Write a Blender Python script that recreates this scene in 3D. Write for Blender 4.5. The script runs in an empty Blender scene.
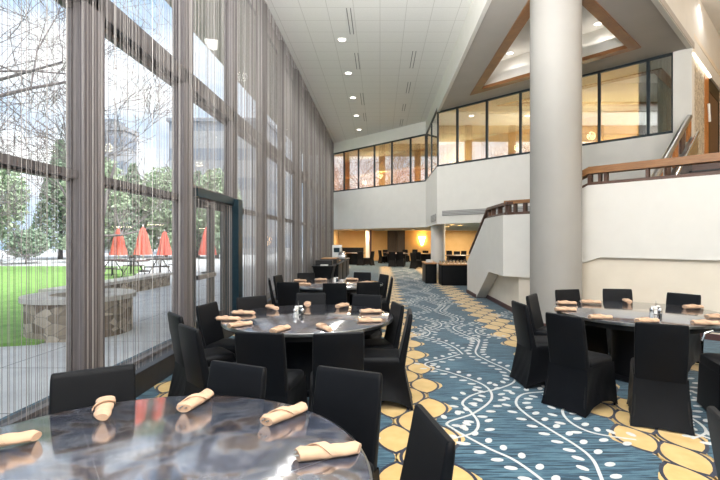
import bpy, bmesh, math, random
from mathutils import Vector, Matrix
random.seed(7)
C = bpy.context.scene.collection
PI = math.pi
F = 450.0; CX = 380.0; CY = 240.0; H = 1.6

def at(px, py, z):            # point at height z under that pixel
    Y = F*(H-z)/(py-CY)
    return ((px-CX)/F*Y, Y)

# ------------------------------------------------------------------ materials
def lin(c):
    def f(v):
        v /= 255.0
        return v/12.92 if v <= .04045 else ((v+.055)/1.055)**2.4
    return (f(c[0]), f(c[1]), f(c[2]), 1)

class N:
    def __init__(s, name):
        s.m = bpy.data.materials.new(name); s.m.use_nodes = True
        s.t = s.m.node_tree; s.t.nodes.clear()
        s.out = s.n('ShaderNodeOutputMaterial')
    def n(s, typ, **kw):
        nd = s.t.nodes.new(typ)
        for k, v in kw.items(): setattr(nd, k, v)
        return nd
    def l(s, a, b): s.t.links.new(a, b)
    def math(s, op, a, b=None, c=None):
        nd = s.n('ShaderNodeMath', operation=op)
        for i, v in enumerate((a, b, c)):
            if v is None: continue
            if isinstance(v, (int, float)): nd.inputs[i].default_value = v
            else: s.l(v, nd.inputs[i])
        return nd.outputs[0]
    def ramp(s, fac, stops):
        r = s.n('ShaderNodeValToRGB'); e = r.color_ramp.elements
        while len(e) < len(stops): e.new(.5)
        for i, (p, c) in enumerate(stops):
            e[i].position = p; e[i].color = c
        s.l(fac, r.inputs[0]); return r.outputs[0]
    def mix(s, fac, a, b):
        m = s.n('ShaderNodeMix', data_type='RGBA')
        for i, v in ((0, fac), (6, a), (7, b)):
            if hasattr(v, 'is_linked'): s.l(v, m.inputs[i])
            else: m.inputs[i].default_value = v
        return m.outputs[2]
    def coord(s, scale=(1, 1, 1), kind='Object', rot=(0, 0, 0)):
        tc = s.n('ShaderNodeTexCoord'); mp = s.n('ShaderNodeMapping')
        mp.inputs['Scale'].default_value = scale; mp.inputs['Rotation'].default_value = rot
        s.l(tc.outputs[kind], mp.inputs[0]); return mp.outputs[0]
    def noise(s, vec, scale=5, detail=3, rough=.5, dist=0):
        nd = s.n('ShaderNodeTexNoise')
        nd.inputs['Scale'].default_value = scale; nd.inputs['Detail'].default_value = detail
        nd.inputs['Roughness'].default_value = rough; nd.inputs['Distortion'].default_value = dist
        s.l(vec, nd.inputs['Vector']); return nd.outputs[0]
    def bsdf(s, color, rough=.5, metal=0, spec=.5, sheen=0, bump=None, bstr=.2, bdist=.01, **kw):
        b = s.n('ShaderNodeBsdfPrincipled')
        if hasattr(color, 'is_linked'): s.l(color, b.inputs['Base Color'])
        else: b.inputs['Base Color'].default_value = color
        if hasattr(rough, 'is_linked'): s.l(rough, b.inputs['Roughness'])
        else: b.inputs['Roughness'].default_value = rough
        b.inputs['Metallic'].default_value = metal
        b.inputs['Specular IOR Level'].default_value = spec
        if sheen: b.inputs['Sheen Weight'].default_value = sheen; b.inputs['Sheen Roughness'].default_value = .4
        for k, v in kw.items(): b.inputs[k].default_value = v
        if bump is not None:
            bp = s.n('ShaderNodeBump'); bp.inputs['Strength'].default_value = bstr; bp.inputs['Distance'].default_value = bdist
            s.l(bump, bp.inputs['Height']); s.l(bp.outputs[0], b.inputs['Normal'])
        s.l(b.outputs[0], s.out.inputs[0]); return s.m

def noisy(name, c1, c2, scale=4, rough=.6, vec=(1, 1, 1), bstr=.1, metal=0, spec=.4, sheen=0, detail=3):
    n = N(name); v = n.coord(vec); f = n.noise(v, scale, detail)
    col = n.ramp(f, [(.3, lin(c1)), (.7, lin(c2))])
    return n.bsdf(col, rough, metal, spec, sheen, bump=f, bstr=bstr)

def emis(name, c, s):
    n = N(name); e = n.n('ShaderNodeEmission'); e.inputs[0].default_value = lin(c); e.inputs[1].default_value = s
    n.l(e.outputs[0], n.out.inputs[0]); return n.m

def glass_mat(name, tint, base, edge, rough=0.0):
    n = N(name)
    tr = n.n('ShaderNodeBsdfTransparent'); tr.inputs[0].default_value = tint
    gl = n.n('ShaderNodeBsdfGlossy'); gl.inputs['Roughness'].default_value = rough
    gl.inputs[0].default_value = (1, 1, 1, 1)
    lw = n.n('ShaderNodeLayerWeight'); lw.inputs[0].default_value = .5
    f = n.math('MULTIPLY_ADD', n.math('POWER', lw.outputs['Facing'], 3.0), edge, base)
    mx = n.n('ShaderNodeMixShader'); n.l(f, mx.inputs[0]); n.l(tr.outputs[0], mx.inputs[1]); n.l(gl.outputs[0], mx.inputs[2])
    n.l(mx.outputs[0], n.out.inputs[0]); return n.m

M = {}
M['white_wall'] = noisy('white_wall', (222, 219, 213), (226, 223, 217), 3, .75, bstr=.03)
M['warm_white'] = noisy('warm_white', (226, 216, 200), (232, 222, 206), 3, .75, bstr=.03)
M['column'] = noisy('column_paint', (152, 149, 144), (156, 153, 148), 2, .6, bstr=.02)
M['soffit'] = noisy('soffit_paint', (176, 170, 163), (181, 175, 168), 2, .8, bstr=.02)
M['orange_wall'] = noisy('orange_wall', (230, 190, 128), (236, 198, 140), 2, .7, bstr=.02)
M['tan_wall'] = noisy('tan_wall', (206, 152, 78), (216, 164, 90), 2, .7, bstr=.02)
M['dark_panel'] = noisy('dark_panel', (78, 66, 58), (92, 80, 70), 6, .5, vec=(6, 6, .5))
M['frame_dark'] = noisy('dark_window_metal', (44, 52, 56), (54, 62, 66), 20, .4, bstr=.02, metal=.5)
M['frame_grey'] = noisy('grey_window_metal', (84, 80, 82), (96, 92, 94), 20, .45, bstr=.02, metal=.3)
M['slot'] = noisy('slot_metal', (120, 120, 118), (130, 130, 128), 20, .5)
M['teal_frame'] = noisy('teal_door_metal', (24, 44, 54), (30, 52, 62), 20, .35, bstr=.02, metal=.4)
M['pilaster'] = noisy('pilaster_cladding', (82, 77, 80), (100, 94, 96), 8, .6, vec=(12, 12, .4))
M['spandrel'] = noisy('spandrel_panel', (150, 142, 136), (168, 160, 152), 6, .6, vec=(10, 10, .3))
M['sill'] = noisy('sill_metal', (30, 31, 36), (38, 40, 46), 12, .5, metal=0, bstr=.02)
M['skirting'] = noisy('skirting_wood', (74, 50, 50), (90, 62, 60), 8, .5, vec=(1, 1, 8))
M['steel'] = noisy('brushed_steel', (170, 172, 174), (190, 192, 194), 30, .28, metal=1, bstr=.02)
M['chrome'] = noisy('chrome', (215, 216, 218), (225, 226, 228), 10, .12, metal=1, bstr=.01)
M['white_plastic'] = noisy('white_plastic', (232, 232, 230), (240, 240, 238), 5, .35, bstr=.01)
M['black_plastic'] = noisy('black_plastic', (18, 18, 20), (26, 26, 28), 8, .4, bstr=.02)
M['black_metal'] = noisy('black_metal', (14, 14, 16), (22, 22, 24), 12, .4, metal=.3, bstr=.02)
M['cream'] = noisy('cream_food', (226, 196, 140), (205, 150, 96), 30, .6)
M['glass'] = glass_mat('window_glass', (.985, .995, .99, 1), .008, .2)
M['lounge_glass'] = glass_mat('lounge_glass', (.90, .97, .96, 1), .52, .5)
M['shaker_glass'] = glass_mat('shaker_glass', (.9, .92, .94, 1), .15, .6)
M['lamp'] = emis('lamp_lens', (255, 246, 232), 5)
M['warm_lamp'] = emis('warm_lamp_lens', (255, 200, 120), 14)
M['led'] = emis('led_strip', (255, 244, 226), 3)

def wood(name, c1, c2, rough=.4, axis=(1, 1, 10)):
    n = N(name); v = n.coord(axis); f = n.noise(v, 4, 5, .6, .6)
    col = n.ramp(f, [(.3, lin(c1)), (.7, lin(c2))])
    return n.bsdf(col, rough, bump=f, bstr=.08)
M['oak'] = wood('oak_rail', (128, 88, 52), (160, 114, 72))
M['coffer_wood'] = wood('coffer_wood', (120, 78, 44), (150, 100, 58))
M['dark_wood'] = wood('dark_wood', (74, 52, 42), (98, 70, 56))
M['panel_wood'] = wood('panel_wood', (170, 104, 50), (196, 128, 66))
M['buffet_wood'] = wood('buffet_wood', (168, 118, 74), (206, 156, 104))

def fabric(name, c1, c2, sheen=.3, scale=260, rough=.75):
    n = N(name); v = n.coord((1, 1, 1)); f = n.noise(v, scale, 2)
    g = n.noise(v, 5, 2)
    col = n.mix(g, lin(c1), lin(c2))
    return n.bsdf(col, rough, 0, .16, sheen, bump=f, bstr=.12, bdist=.002)
M['black_cloth'] = fabric('black_stretch_cloth', (7, 9, 13), (13, 15, 20), .03, rough=.5)
M['napkin'] = fabric('napkin_cloth', (190, 156, 128), (208, 176, 150), .1)
M['curtain_cloth'] = fabric('pale_curtain_cloth', (214, 214, 196), (228, 228, 212), .1)

# curtain strings: streaky, each string its own tone
n = N('curtain_string'); v = n.coord((1, 55, .02)); f = n.noise(v, 3, 3, .7)
col = n.ramp(f, [(.3, lin((62, 58, 59))), (.5, lin((112, 107, 105))), (.7, lin((212, 208, 205)))])
M['string'] = n.bsdf(col, .5, .25, .4)

# ceiling tiles
n = N('ceiling_tile'); tc = n.coord()
sx = n.n('ShaderNodeSeparateXYZ'); n.l(tc, sx.inputs[0])
def gridline(n, s, off, period, w):
    a = n.math('MODULO', n.math('ADD', s, off), period)
    b = n.math('ABSOLUTE', n.math('SUBTRACT', a, period/2))
    return n.math('GREATER_THAN', b, period/2-w)
g = n.math('MAXIMUM', gridline(n, sx.outputs[0], 60.0, .6, .007), gridline(n, sx.outputs[1], 60.0, .6, .007))
nz = n.noise(tc, 60, 2)
col = n.mix(g, n.ramp(nz, [(.3, lin((226, 225, 222))), (.7, lin((236, 235, 232)))]), lin((206, 204, 200)))
M['tile'] = n.bsdf(col, .85, 0, .2)

# table laminate: slate and bronze swirls, gloss, thin panel joints
n = N('table_laminate'); tc = n.coord()
f1 = n.noise(n.coord((1, 1.5, 1)), 1.7, 6, .55, 3.2); f2 = n.noise(tc, 6, 4, .6, 1.2)
base = n.ramp(f1, [(.32, lin((30, 38, 58))), (.44, lin((70, 80, 100))), (.5, lin((118, 122, 132))), (.54, lin((100, 84, 74))), (.64, lin((40, 46, 62)))])
col = n.mix(n.math('MULTIPLY', f2, .4), base, lin((84, 82, 88)))
sx = n.n('ShaderNodeSeparateXYZ'); n.l(n.coord((1, 1, 1), 'Object', (0, 0, .9)), sx.inputs[0])
ab = n.math('ABSOLUTE', sx.outputs[0])
ln = n.math('LESS_THAN', n.math('ABSOLUTE', n.math('SUBTRACT', ab, .3)), .0016)
ln2 = n.math('LESS_THAN', n.math('ABSOLUTE', sx.outputs[1]), .0012)
col = n.mix(n.math('MULTIPLY', n.math('MAXIMUM', ln, ln2), .6), col, lin((150, 150, 154)))
rr = n.math('MULTIPLY_ADD', f2, .10, .09)
M['laminate'] = n.bsdf(col, rr, 0, .8, bump=f2, bstr=.012, bdist=.01, **{'Coat Weight': 1.0, 'Coat IOR': 2.6, 'Coat Roughness': .1})

# carpet
n = N('carpet_blue'); v = n.coord((1.0, 22, 1)); f = n.noise(v, 2.6, 4, .65)
v2 = n.coord((.6, .6, .6)); g = n.noise(v2, 2, 2)
fine = n.noise(n.coord((1, 1, 1)), 400, 1)
col = n.ramp(f, [(.38, lin((10, 18, 30))), (.47, lin((36, 62, 82))), (.57, lin((88, 120, 134))), (.68, lin((42, 72, 92)))])
col = n.mix(n.math('MULTIPLY', g, .25), col, lin((74, 110, 132)))
M['carpet_blue'] = n.bsdf(col, .95, 0, .12, .22, bump=fine, bstr=.3, bdist=.003)
M['carpet_yellow'] = noisy('carpet_yellow', (190, 158, 96), (208, 178, 120), 6, .95, sheen=.5, spec=.15, detail=5)
M['carpet_navy'] = noisy('carpet_navy', (26, 34, 52), (34, 42, 62), 30, .95, sheen=.4, spec=.15)
M['carpet_white'] = noisy('carpet_white', (184, 188, 188), (200, 204, 204), 30, .95, sheen=.4, spec=.15)

# outdoors
M['lawn'] = noisy('lawn_grass', (98, 140, 66), (130, 166, 90), 3, .9, bstr=.4, detail=8)
n = N('patio_paving'); tc = n.coord(); sx = n.n('ShaderNodeSeparateXYZ'); n.l(tc, sx.inputs[0])
g = n.math('MAXIMUM', gridline(n, sx.outputs[0], 60.3, 1.5, .012), gridline(n, sx.outputs[1], 60.3, 1.5, .012))
f = n.noise(tc, 2, 5); col = n.mix(g, n.ramp(f, [(.3, lin((176, 178, 182))), (.7, lin((196, 198, 200)))]), lin((130, 132, 136)))
M['paving'] = n.bsdf(col, .85)
n = N('field_stone'); tc = n.coord((1, 1, 1.7)); vo = n.n('ShaderNodeTexVoronoi'); vo.inputs['Scale'].default_value = 4.5
n.l(tc, vo.inputs['Vector'])
ve = n.n('ShaderNodeTexVoronoi', feature='DISTANCE_TO_EDGE'); ve.inputs['Scale'].default_value = 4.5; n.l(tc, ve.inputs['Vector'])
bw = n.n('ShaderNodeRGBToBW'); n.l(vo.outputs['Color'], bw.inputs[0])
col = n.ramp(bw.outputs[0], [(.2, lin((112, 98, 84))), (.5, lin((150, 138, 122))), (.8, lin((178, 166, 150)))])
col = n.mix(n.math('LESS_THAN', ve.outputs['Distance'], .03), col, lin((120, 114, 106)))
M['stone'] = n.bsdf(col, .9, bump=ve.outputs['Distance'], bstr=.6, bdist=.03)
M['cap_stone'] = noisy('cap_stone', (176, 172, 166), (192, 188, 182), 4, .8)
M['soil'] = noisy('soil', (70, 56, 46), (92, 76, 62), 10, 1.0, bstr=.5)
M['umbrella_red'] = fabric('umbrella_canvas', (226, 108, 96), (236, 126, 112), .1, 80)
M['bark'] = noisy('bark', (96, 92, 96), (120, 114, 114), 10, .9, vec=(1, 1, .2), bstr=.4)
M['leaf_dark'] = noisy('evergreen_needles', (120, 142, 122), (146, 164, 142), 2, .9, bstr=.0)
M['leaf_mid'] = noisy('pale_leaves', (150, 172, 142), (172, 188, 158), 2, .9, bstr=.0)
M['leaf_brown'] = noisy('bare_twigs', (176, 176, 170), (190, 188, 182), 2, .9, bstr=.0)
n = N('office_facade'); tc = n.coord(); sx = n.n('ShaderNodeSeparateXYZ'); n.l(tc, sx.inputs[0])
b = n.math('MODULO', n.math('ADD', sx.outputs[2], 30.0), 3.2); w = n.math('GREATER_THAN', b, 1.9)
f = n.noise(tc, .5, 3)
col = n.mix(w, n.ramp(f, [(.3, lin((142, 147, 154))), (.7, lin((156, 160, 166)))]), lin((120, 130, 144)))
M['facade'] = n.bsdf(col, .7)
n = N('ribbed_grille'); tc = n.coord((1, 1, 1)); sx = n.n('ShaderNodeSeparateXYZ'); n.l(tc, sx.inputs[0])
a = n.math('MODULO', n.math('ADD', sx.outputs[2], 10.0), .05); w = n.math('GREATER_THAN', a, .02)
M['grille'] = n.bsdf(n.mix(w, lin((120, 118, 116)), lin((176, 174, 172))), .5)
n = N('shell_tile'); tc = n.coord((3, 3, 1.0)); vo = n.n('ShaderNodeTexVoronoi'); vo.inputs['Scale'].default_value = 7; n.l(tc, vo.inputs['Vector'])
f = n.noise(tc, 7, 4, .6, 2)
col = n.ramp(f, [(.38, lin((110, 92, 68))), (.52, lin((214, 202, 180))), (.7, lin((236, 228, 214)))])
M['feature'] = n.bsdf(col, .5, bump=vo.outputs['Distance'], bstr=.9, bdist=.05)

# ------------------------------------------------------------------ mesh helpers
def obj(name, bm, mats, parent=None, smooth=False, loc=None):
    me = bpy.data.meshes.new(name)
    bmesh.ops.recalc_face_normals(bm, faces=bm.faces)
    bm.to_mesh(me); bm.free()
    if not isinstance(mats, (list, tuple)): mats = [mats]
    for m in mats: me.materials.append(M[m])
    if smooth:
        for p in me.polygons: p.use_smooth = True
        try: me.set_sharp_from_angle(angle=math.radians(40))
        except Exception: pass
    o = bpy.data.objects.new(name, me); C.objects.link(o)
    if parent: o.parent = parent
    if loc: o.location = loc
    return o

def box(bm, x0, x1, y0, y1, z0, z1, bev=0, mi=0):
    r = bmesh.ops.create_cube(bm, size=1)
    for v in r['verts']:
        v.co = Vector((x0+(v.co.x+.5)*(x1-x0), y0+(v.co.y+.5)*(y1-y0), z0+(v.co.z+.5)*(z1-z0)))
    if mi:
        for f in {f for v in r['verts'] for f in v.link_faces}: f.material_index = mi
    if bev:
        es = list({e for v in r['verts'] for e in v.link_edges})
        bmesh.ops.bevel(bm, geom=es, offset=bev, segments=2, affect='EDGES', profile=.7)
    return bm
def nb(): return bmesh.new()
def B(*a, **k): return box(nb(), *a, **k)

def prism(bm, poly, z0, z1, mi=0):              # poly in XY, extruded in z
    lo = [bm.verts.new((x, y, z0)) for x, y in poly]; hi = [bm.verts.new((x, y, z1)) for x, y in poly]
    k = len(poly); fs = [bm.faces.new(lo[::-1]), bm.faces.new(hi)]
    for i in range(k): fs.append(bm.faces.new((lo[i], lo[(i+1) % k], hi[(i+1) % k], hi[i])))
    for f in fs: f.material_index = mi
    return bm
def slab(bm, p, q, z0, z1, t, mi=0, side=1):     # upright slab from p to q in plan; thickness t to the left(side=1)
    d = Vector((q[0]-p[0], q[1]-p[1])).normalized(); nrm = Vector((-d.y, d.x))*t*side
    return prism(bm, [p, q, (q[0]+nrm.x, q[1]+nrm.y), (p[0]+nrm.x, p[1]+nrm.y)], z0, z1, mi)
def upright(bm, org, d, poly, t, nrm):           # poly in (s,z) along d from org, thickness t along nrm
    a = []; b = []
    for s, z in poly:
        a.append(bm.verts.new((org[0]+d[0]*s, org[1]+d[1]*s, z)))
        b.append(bm.verts.new((org[0]+d[0]*s+nrm[0]*t, org[1]+d[1]*s+nrm[1]*t, z)))
    k = len(poly); bm.faces.new(a); bm.faces.new(b[::-1])
    for i in range(k): bm.faces.new((a[i], b[i], b[(i+1) % k], a[(i+1) % k]))
    return bm
def tube(bm, pts, r, seg=8, cap=True):
    pts = [Vector(p) for p in pts]; rs = r if isinstance(r, (list, tuple)) else [r]*len(pts)
    rings = []
    for i, p in enumerate(pts):
        d = (pts[min(i+1, len(pts)-1)]-pts[max(i-1, 0)]).normalized()
        u = d.cross(Vector((0, 0, 1)))
        if u.length < 1e-3: u = Vector((1, 0, 0))
        u.normalize(); w = d.cross(u)
        rings.append([bm.verts.new(p+(u*math.cos(2*PI*k/seg)+w*math.sin(2*PI*k/seg))*rs[i]) for k in range(seg)])
    for a, b in zip(rings, rings[1:]):
        for k in range(seg): bm.faces.new((a[k], a[(k+1) % seg], b[(k+1) % seg], b[k]))
    if cap and seg > 2:
        bm.faces.new(rings[0][::-1]); bm.faces.new(rings[-1])
    return bm
def lathe(bm, prof, seg=32, c=(0, 0), cap=True):
    rings = [[bm.verts.new((c[0]+r*math.cos(2*PI*k/seg), c[1]+r*math.sin(2*PI*k/seg), z)) for k in range(seg)] for r, z in prof]
    for a, b in zip(rings, rings[1:]):
        for k in range(seg): bm.faces.new((a[k], a[(k+1) % seg], b[(k+1) % seg], b[k]))
    if cap:
        bm.faces.new(rings[0][::-1]); bm.faces.new(rings[-1])
    return bm
def loft(bm, rings, cap=True):
    vs = [[bm.verts.new(p) for p in r] for r in rings]; k = len(vs[0])
    for a, b in zip(vs, vs[1:]):
        for i in range(k): bm.faces.new((a[i], a[(i+1) % k], b[(i+1) % k], b[i]))
    if cap: bm.faces.new(vs[0][::-1]); bm.faces.new(vs[-1])
    return bm
def rrect(w, d, r, z, cx=0, cy=0, n=4, bend=0):
    pts = []
    for qx, qy, a0 in ((1, 1, 0), (-1, 1, 90), (-1, -1, 180), (1, -1, 270)):
        for i in range(n+1):
            a = math.radians(a0+90*i/n)
            x = qx*(w/2-r)+r*math.cos(a); y = qy*(d/2-r)+r*math.sin(a)
            pts.append((cx+x, cy+y-bend*(1-(2*x/w)**2), z))
    return pts

def tag(o, label=None, cat=None, group=None, kind=None):
    if label: o['label'] = label
    if cat: o['category'] = cat
    if group: o['group'] = group
    if kind: o['kind'] = kind
    return o
def thing(name, label, cat, loc=(0, 0, 0), rz=0, group=None):
    o = bpy.data.objects.new(name, None); C.objects.link(o); o.location = loc; o.rotation_euler = (0, 0, rz)
    o.empty_display_size = .1
    return tag(o, label, cat, group)
def struct(name, bm, m, parent=None, smooth=False):
    o = obj(name, bm, m, parent, smooth)
    if not parent: o['kind'] = 'structure'
    return o
def dup(root, loc, rz, label, group=None, skip=()):
    r = root.copy(); C.objects.link(r); r.location = loc; r.rotation_euler = (0, 0, rz); r['label'] = label
    if group: r['group'] = group
    for ch in list(root.children):
        if ch.name.split('.')[0] in skip: continue
        c = ch.copy(); C.objects.link(c); c.parent = r
        for g in ch.children:
            d = g.copy(); C.objects.link(d); d.parent = c
    return r

# ------------------------------------------------------------------ the carpet
bm = nb()
def quad(pts, z, mi):
    f = bm.faces.new([bm.verts.new((x, y, z)) for x, y in pts]); f.material_index = mi
prism(bm, [(-3.4, -3), (13, -3), (13, 36), (-3.4, 36)], -.25, 0, 0)
def ogee(cx, cy, w, h, z, mi, n=9, oval=False):
    L = []; R = []
    for i in range(n+1):
        t = -1+2*i/n
        ww = w*(max(0, math.cos(PI*t/2))**.75 if oval else .5+.5*math.cos(PI*t))
        L.append((cx-ww, cy+h*t)); R.append((cx+ww, cy+h*t))
    quad(R[:1]+R[1:-1]+[L[-1]]+L[1:-1][::-1], z, mi)
def band(x0, y0, y1, cols=3):
    dx, P = .185, .66
    k = 0; y = y0
    while y < y1:
        for c in range(cols):
            cy = y+(P/2 if c % 2 else 0); cx = x0+c*dx
            ogee(cx, cy, .2, P/2*1.0, .0004, 1); ogee(cx, cy, .163, P/2*.86, .0008+.0001*c, 2, 11, True); ogee(cx, cy, .138, P/2*.74, .0014, 1, 11, True)
        y += P
band(.12, 1.0, 27); band(2.06, 1.0, 27); band(-2.28, 1.0, 27); band(3.98, 1.0, 8)
def catmull(P, n=10):
    out = []
    Q = [P[0]]+P+[P[-1]]
    for i in range(1, len(Q)-2):
        p0, p1, p2, p3 = Q[i-1:i+3]
        for k in range(n):
            t = k/n
            out.append(tuple(.5*((2*p1[j])+(-p0[j]+p2[j])*t+(2*p0[j]-5*p1[j]+4*p2[j]-p3[j])*t*t+(-p0[j]+3*p1[j]-3*p2[j]+p3[j])*t**3) for j in (0, 1)))
    out.append(P[-1]); return out
ALLV = []
def vine(P, dots=True):
    pts = catmull(P); others = [q for V in ALLV for q in V[::2]]; zo = .000012*len(ALLV); ALLV.append(pts); acc = 0; nxt = .05
    for i in range(len(pts)-1):
        (xa, ya), (xb, yb) = pts[i], pts[i+1]
        d = Vector((xb-xa, yb-ya)); L = d.length
        if L < 1e-5: continue
        d /= L; n_ = Vector((-d.y, d.x))
        w = .0125
        quad([(xa+n_.x*w, ya+n_.y*w), (xa-n_.x*w, ya-n_.y*w), (xb-n_.x*w, yb-n_.y*w), (xb+n_.x*w, yb+n_.y*w)], .0021+.00001*(i % 7), 3)
        while dots and acc+L > nxt:
            t = (nxt-acc)/L; x = xa+(xb-xa)*t; y = ya+(yb-ya)*t
            for s in (1, -1):
                ox, oy = x+n_.x*.1*s+d.x*.03*s, y+n_.y*.1*s+d.y*.03*s
                if any((ox-q[0])**2+(oy-q[1])**2 < .0075 for q in others): continue
                e = []
                for k in range(10):
                    a = 2*PI*k/10; u = .042*math.cos(a); v = .032*math.sin(a)
                    e.append((ox+n_.x*u*s+d.x*v+d.x*u*.4, oy+n_.y*u*s+d.y*v+d.y*u*.4))
                quad(e, .0018+zo, 3)
            nxt += .158
        acc += L
V1 = [(1.16, 2.5), (1.12, 2.85), (.99, 3.24), (.83, 3.46), (.62, 3.81), (.6, 3.95), (.87, 4.16), (1.13, 4.55), (1.14, 4.97), (.875, 5.39), (.62, 5.66), (.6, 5.85), (.85, 6.05), (1.12, 6.3)]
V2 = [(.58, 3.62), (.78, 3.74), (.86, 3.95), (.84, 4.22), (.81, 4.42), (.975, 4.66), (1.3, 4.86), (1.53, 5.11), (1.58, 5.5), (1.42, 5.98), (1.36, 6.4), (1.59, 7.2), (1.5, 7.42)]
V3 = [(1.4, 2.75), (1.5, 3.07), (1.55, 3.3), (1.52, 3.52), (1.42, 3.84), (1.34, 4.14), (1.336, 4.42), (1.49, 4.67), (1.8, 4.77), (1.93, 4.95)]
V4 = [(2.05, 3.6), (1.766, 3.73), (1.67, 3.96), (1.72, 4.235), (1.92, 4.42)]
for k in range(6):
    o = 3.8*k
    for V in (V1, V2, V3, V4):
        for dx, rev in ((0, 0), (-1.95, 1), (1.93, 0)):
            if dx and k > 1: continue
            vine([(x+dx, y+o-(1.1 if rev else 0)) for x, y in V], True)
carpet = struct('floor', bm, ['carpet_blue', 'carpet_yellow', 'carpet_navy', 'carpet_white'])

# ------------------------------------------------------------------ window wall on the left
PY = [2.2, 4.19, 6.18, 8.1, 10.1, 12.15, 14.15, 16.15, 18.15, 20.1, 22.05, 24.0]   # far edge of each pilaster
PW = .30
struct('wall_left', B(-2.86, -2.66, -3, 24.6, 6.5, 7.4), 'spandrel')
struct('eave', B(-4.4, -2.86, -8, 26, 6.5, 6.9), 'spandrel')
struct('baseboard_left', B(-2.86, -2.47, -3, 24.6, 0, .24, .012), 'sill')
bm = B(-2.68, -2.56, -3, 24.6, 3.66, 3.88, .02)
struct('trim_1', bm, 'frame_grey')
for i, y in enumerate(PY):
    struct('trim_%d' % (i+2), B(-2.67, -2.56, y-PW, y, .24, 7.2, .008), 'pilaster')
gaps = [(-3+.0, PY[0]-PW)]+[(PY[i], PY[i+1]-PW) for i in range(len(PY)-1)]+[(24.0, 24.6)]
for i, (a, b) in enumerate(gaps):
    w = .02
    bm = nb()
    zs = [.24, 2.13, 3.62, 6.5]
    if i == 3: zs = [.24, 2.3, 3.62, 6.5]
    for z0, z1 in zip(zs, zs[1:]):
        if i == 3 and z0 == .24: continue
        box(bm, -2.70, -2.66, a, a+w, z0, z1); box(bm, -2.70, -2.66, b-w, b, z0, z1)
        box(bm, -2.72, -2.66, a, b, z0, z0+.035); box(bm, -2.72, -2.66, a, b, z1-.022, z1)
    box(bm, -2.72, -2.61, a, b, zs[1], zs[1]+.07)
    fr = struct('window_%d' % (i+1), bm, 'frame_grey')
    for z0, z1 in zip(zs, zs[1:]):
        if i == 3 and z0 == .24: continue
        obj('glass', B(-2.695, -2.685, a+.02, b-.02, z0+.02, z1-.01), 'glass', fr)
# exit door in the bay between the second and third pilasters in view
a, b = gaps[3]
bm = nb()
box(bm, -2.74, -2.56, a, a+.09, 0, 2.3); box(bm, -2.74, -2.42, b-.1, b+.14, 0, 2.3, .01); box(bm, -2.74, -2.5, a, b, 2.2, 2.32)
dr = struct('door_1', bm, 'teal_frame')
bm = nb(); m_ = (a+b)/2+.1
for y0, y1 in ((a+.1, a+.2), (a+.82, a+.92), (a+.94, a+1.04), (b-.2, b-.11)): box(bm, -2.70, -2.65, y0, y1, .24, 2.19)
for z0, z1 in ((.24, .42), (2.08, 2.19)): box(bm, -2.70, -2.65, a+.1, b-.11, z0, z1)
obj('leaf_frame', bm, 'frame_dark', dr)
obj('glass', B(-2.68, -2.67, a+.19, b-.19, .4, 2.1), 'glass', dr)
bm = nb(); box(bm, -2.62, -2.56, a+.16, a+.88, 1.03, 1.10, .01); box(bm, -2.65, -2.62, a+.2, a+.26, 1.04, 1.09); box(bm, -2.65, -2.62, a+.8, a+.86, 1.04, 1.09)
obj('push_bar', bm, 'steel', dr)
bm = nb(); box(bm, -2.65, -2.59, a+.55, a+.85, 2.11, 2.17, .005); tube(bm, [(-2.6, a+.62, 2.15), (-2.56, a+.4, 2.18)], .01)
obj('door_closer', bm, 'frame_dark', dr)

# string curtain: fine metal strings from ceiling to sill, the whole length of the wall
bm = nb(); y = -1.0
while y < 24.5:
    st = .018 if y < 8.2 else .0145
    y += st*random.uniform(.72, 1.28)
    r = (.00145 if y < 8.2 else .0027)*random.uniform(.7, 1.35); x = -2.525+random.uniform(-.016, .016)
    on_p = any(p-PW-.02 < y < p+.02 for p in PY)
    if on_p: r *= 1.3
    lx, ly = random.uniform(-.003, .003), random.uniform(-.005, .005)
    tube(bm, [(x+lx, y+ly, .26), (x, y, 6.85)], r, 3, False)
sc = obj('string_curtain', bm, 'string')
tag(sc, 'long grey metal string curtain hanging in front of the tall window wall', 'curtain', kind='stuff')

# ------------------------------------------------------------------ ceilings and upper walls
struct('ceiling', B(-2.86, 2.03, -3, 26, 6.87, 7.05), 'tile')
P1, P2, P3, P4 = (-2.56, 24.53), (2.03, 19.97), (2.03, 16.0), (7.38, 10.65)
s2 = math.sqrt(.5)
# the soffit with its three-cornered opening
A_, B_, C_ = (2.85, 14.05), (6.12, 10.62), (2.85, 7.35)
bm = nb()
outer = [(2.1, 5.35), (2.1, 16.1), (7.5, 10.73)]
def ringprism(bm, out, inn, z0, z1, mi=0):
    for z, flip in ((z0, 0), (z1, 1)):
        o_ = [bm.verts.new((x, y, z)) for x, y in out]; i_ = [bm.verts.new((x, y, z)) for x, y in inn]
        k = len(out)
        for j in range(k):
            f = bm.faces.new((o_[j], o_[(j+1) % k], i_[(j+1) % k], i_[j])); f.material_index = mi
        if z == z0: lo_o, lo_i = o_, i_
    k = len(out)
    for j in range(k):
        f = bm.faces.new((lo_o[j], lo_o[(j+1) % k], o_[(j+1) % k], o_[j])); f.material_index = mi
        f = bm.faces.new((lo_i[j], lo_i[(j+1) % k], i_[(j+1) % k], i_[j])); f.material_index = mi
def inset(tri, d):
    out = []
    k = len(tri)
    for i in range(k):
        p = Vector(tri[i]); a = (Vector(tri[i-1])-p).normalized(); b = (Vector(tri[(i+1) % k])-p).normalized()
        bis = (a+b).normalized(); sn = abs(a.x*b.y-a.y*b.x); half = math.asin(min(1, sn))/2 if a.dot(b) >= 0 else (PI-math.asin(min(1, sn)))/2
        q = p+bis*(d/math.sin(half)); out.append((q.x, q.y))
    return out
tri = [C_, A_, B_]
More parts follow.
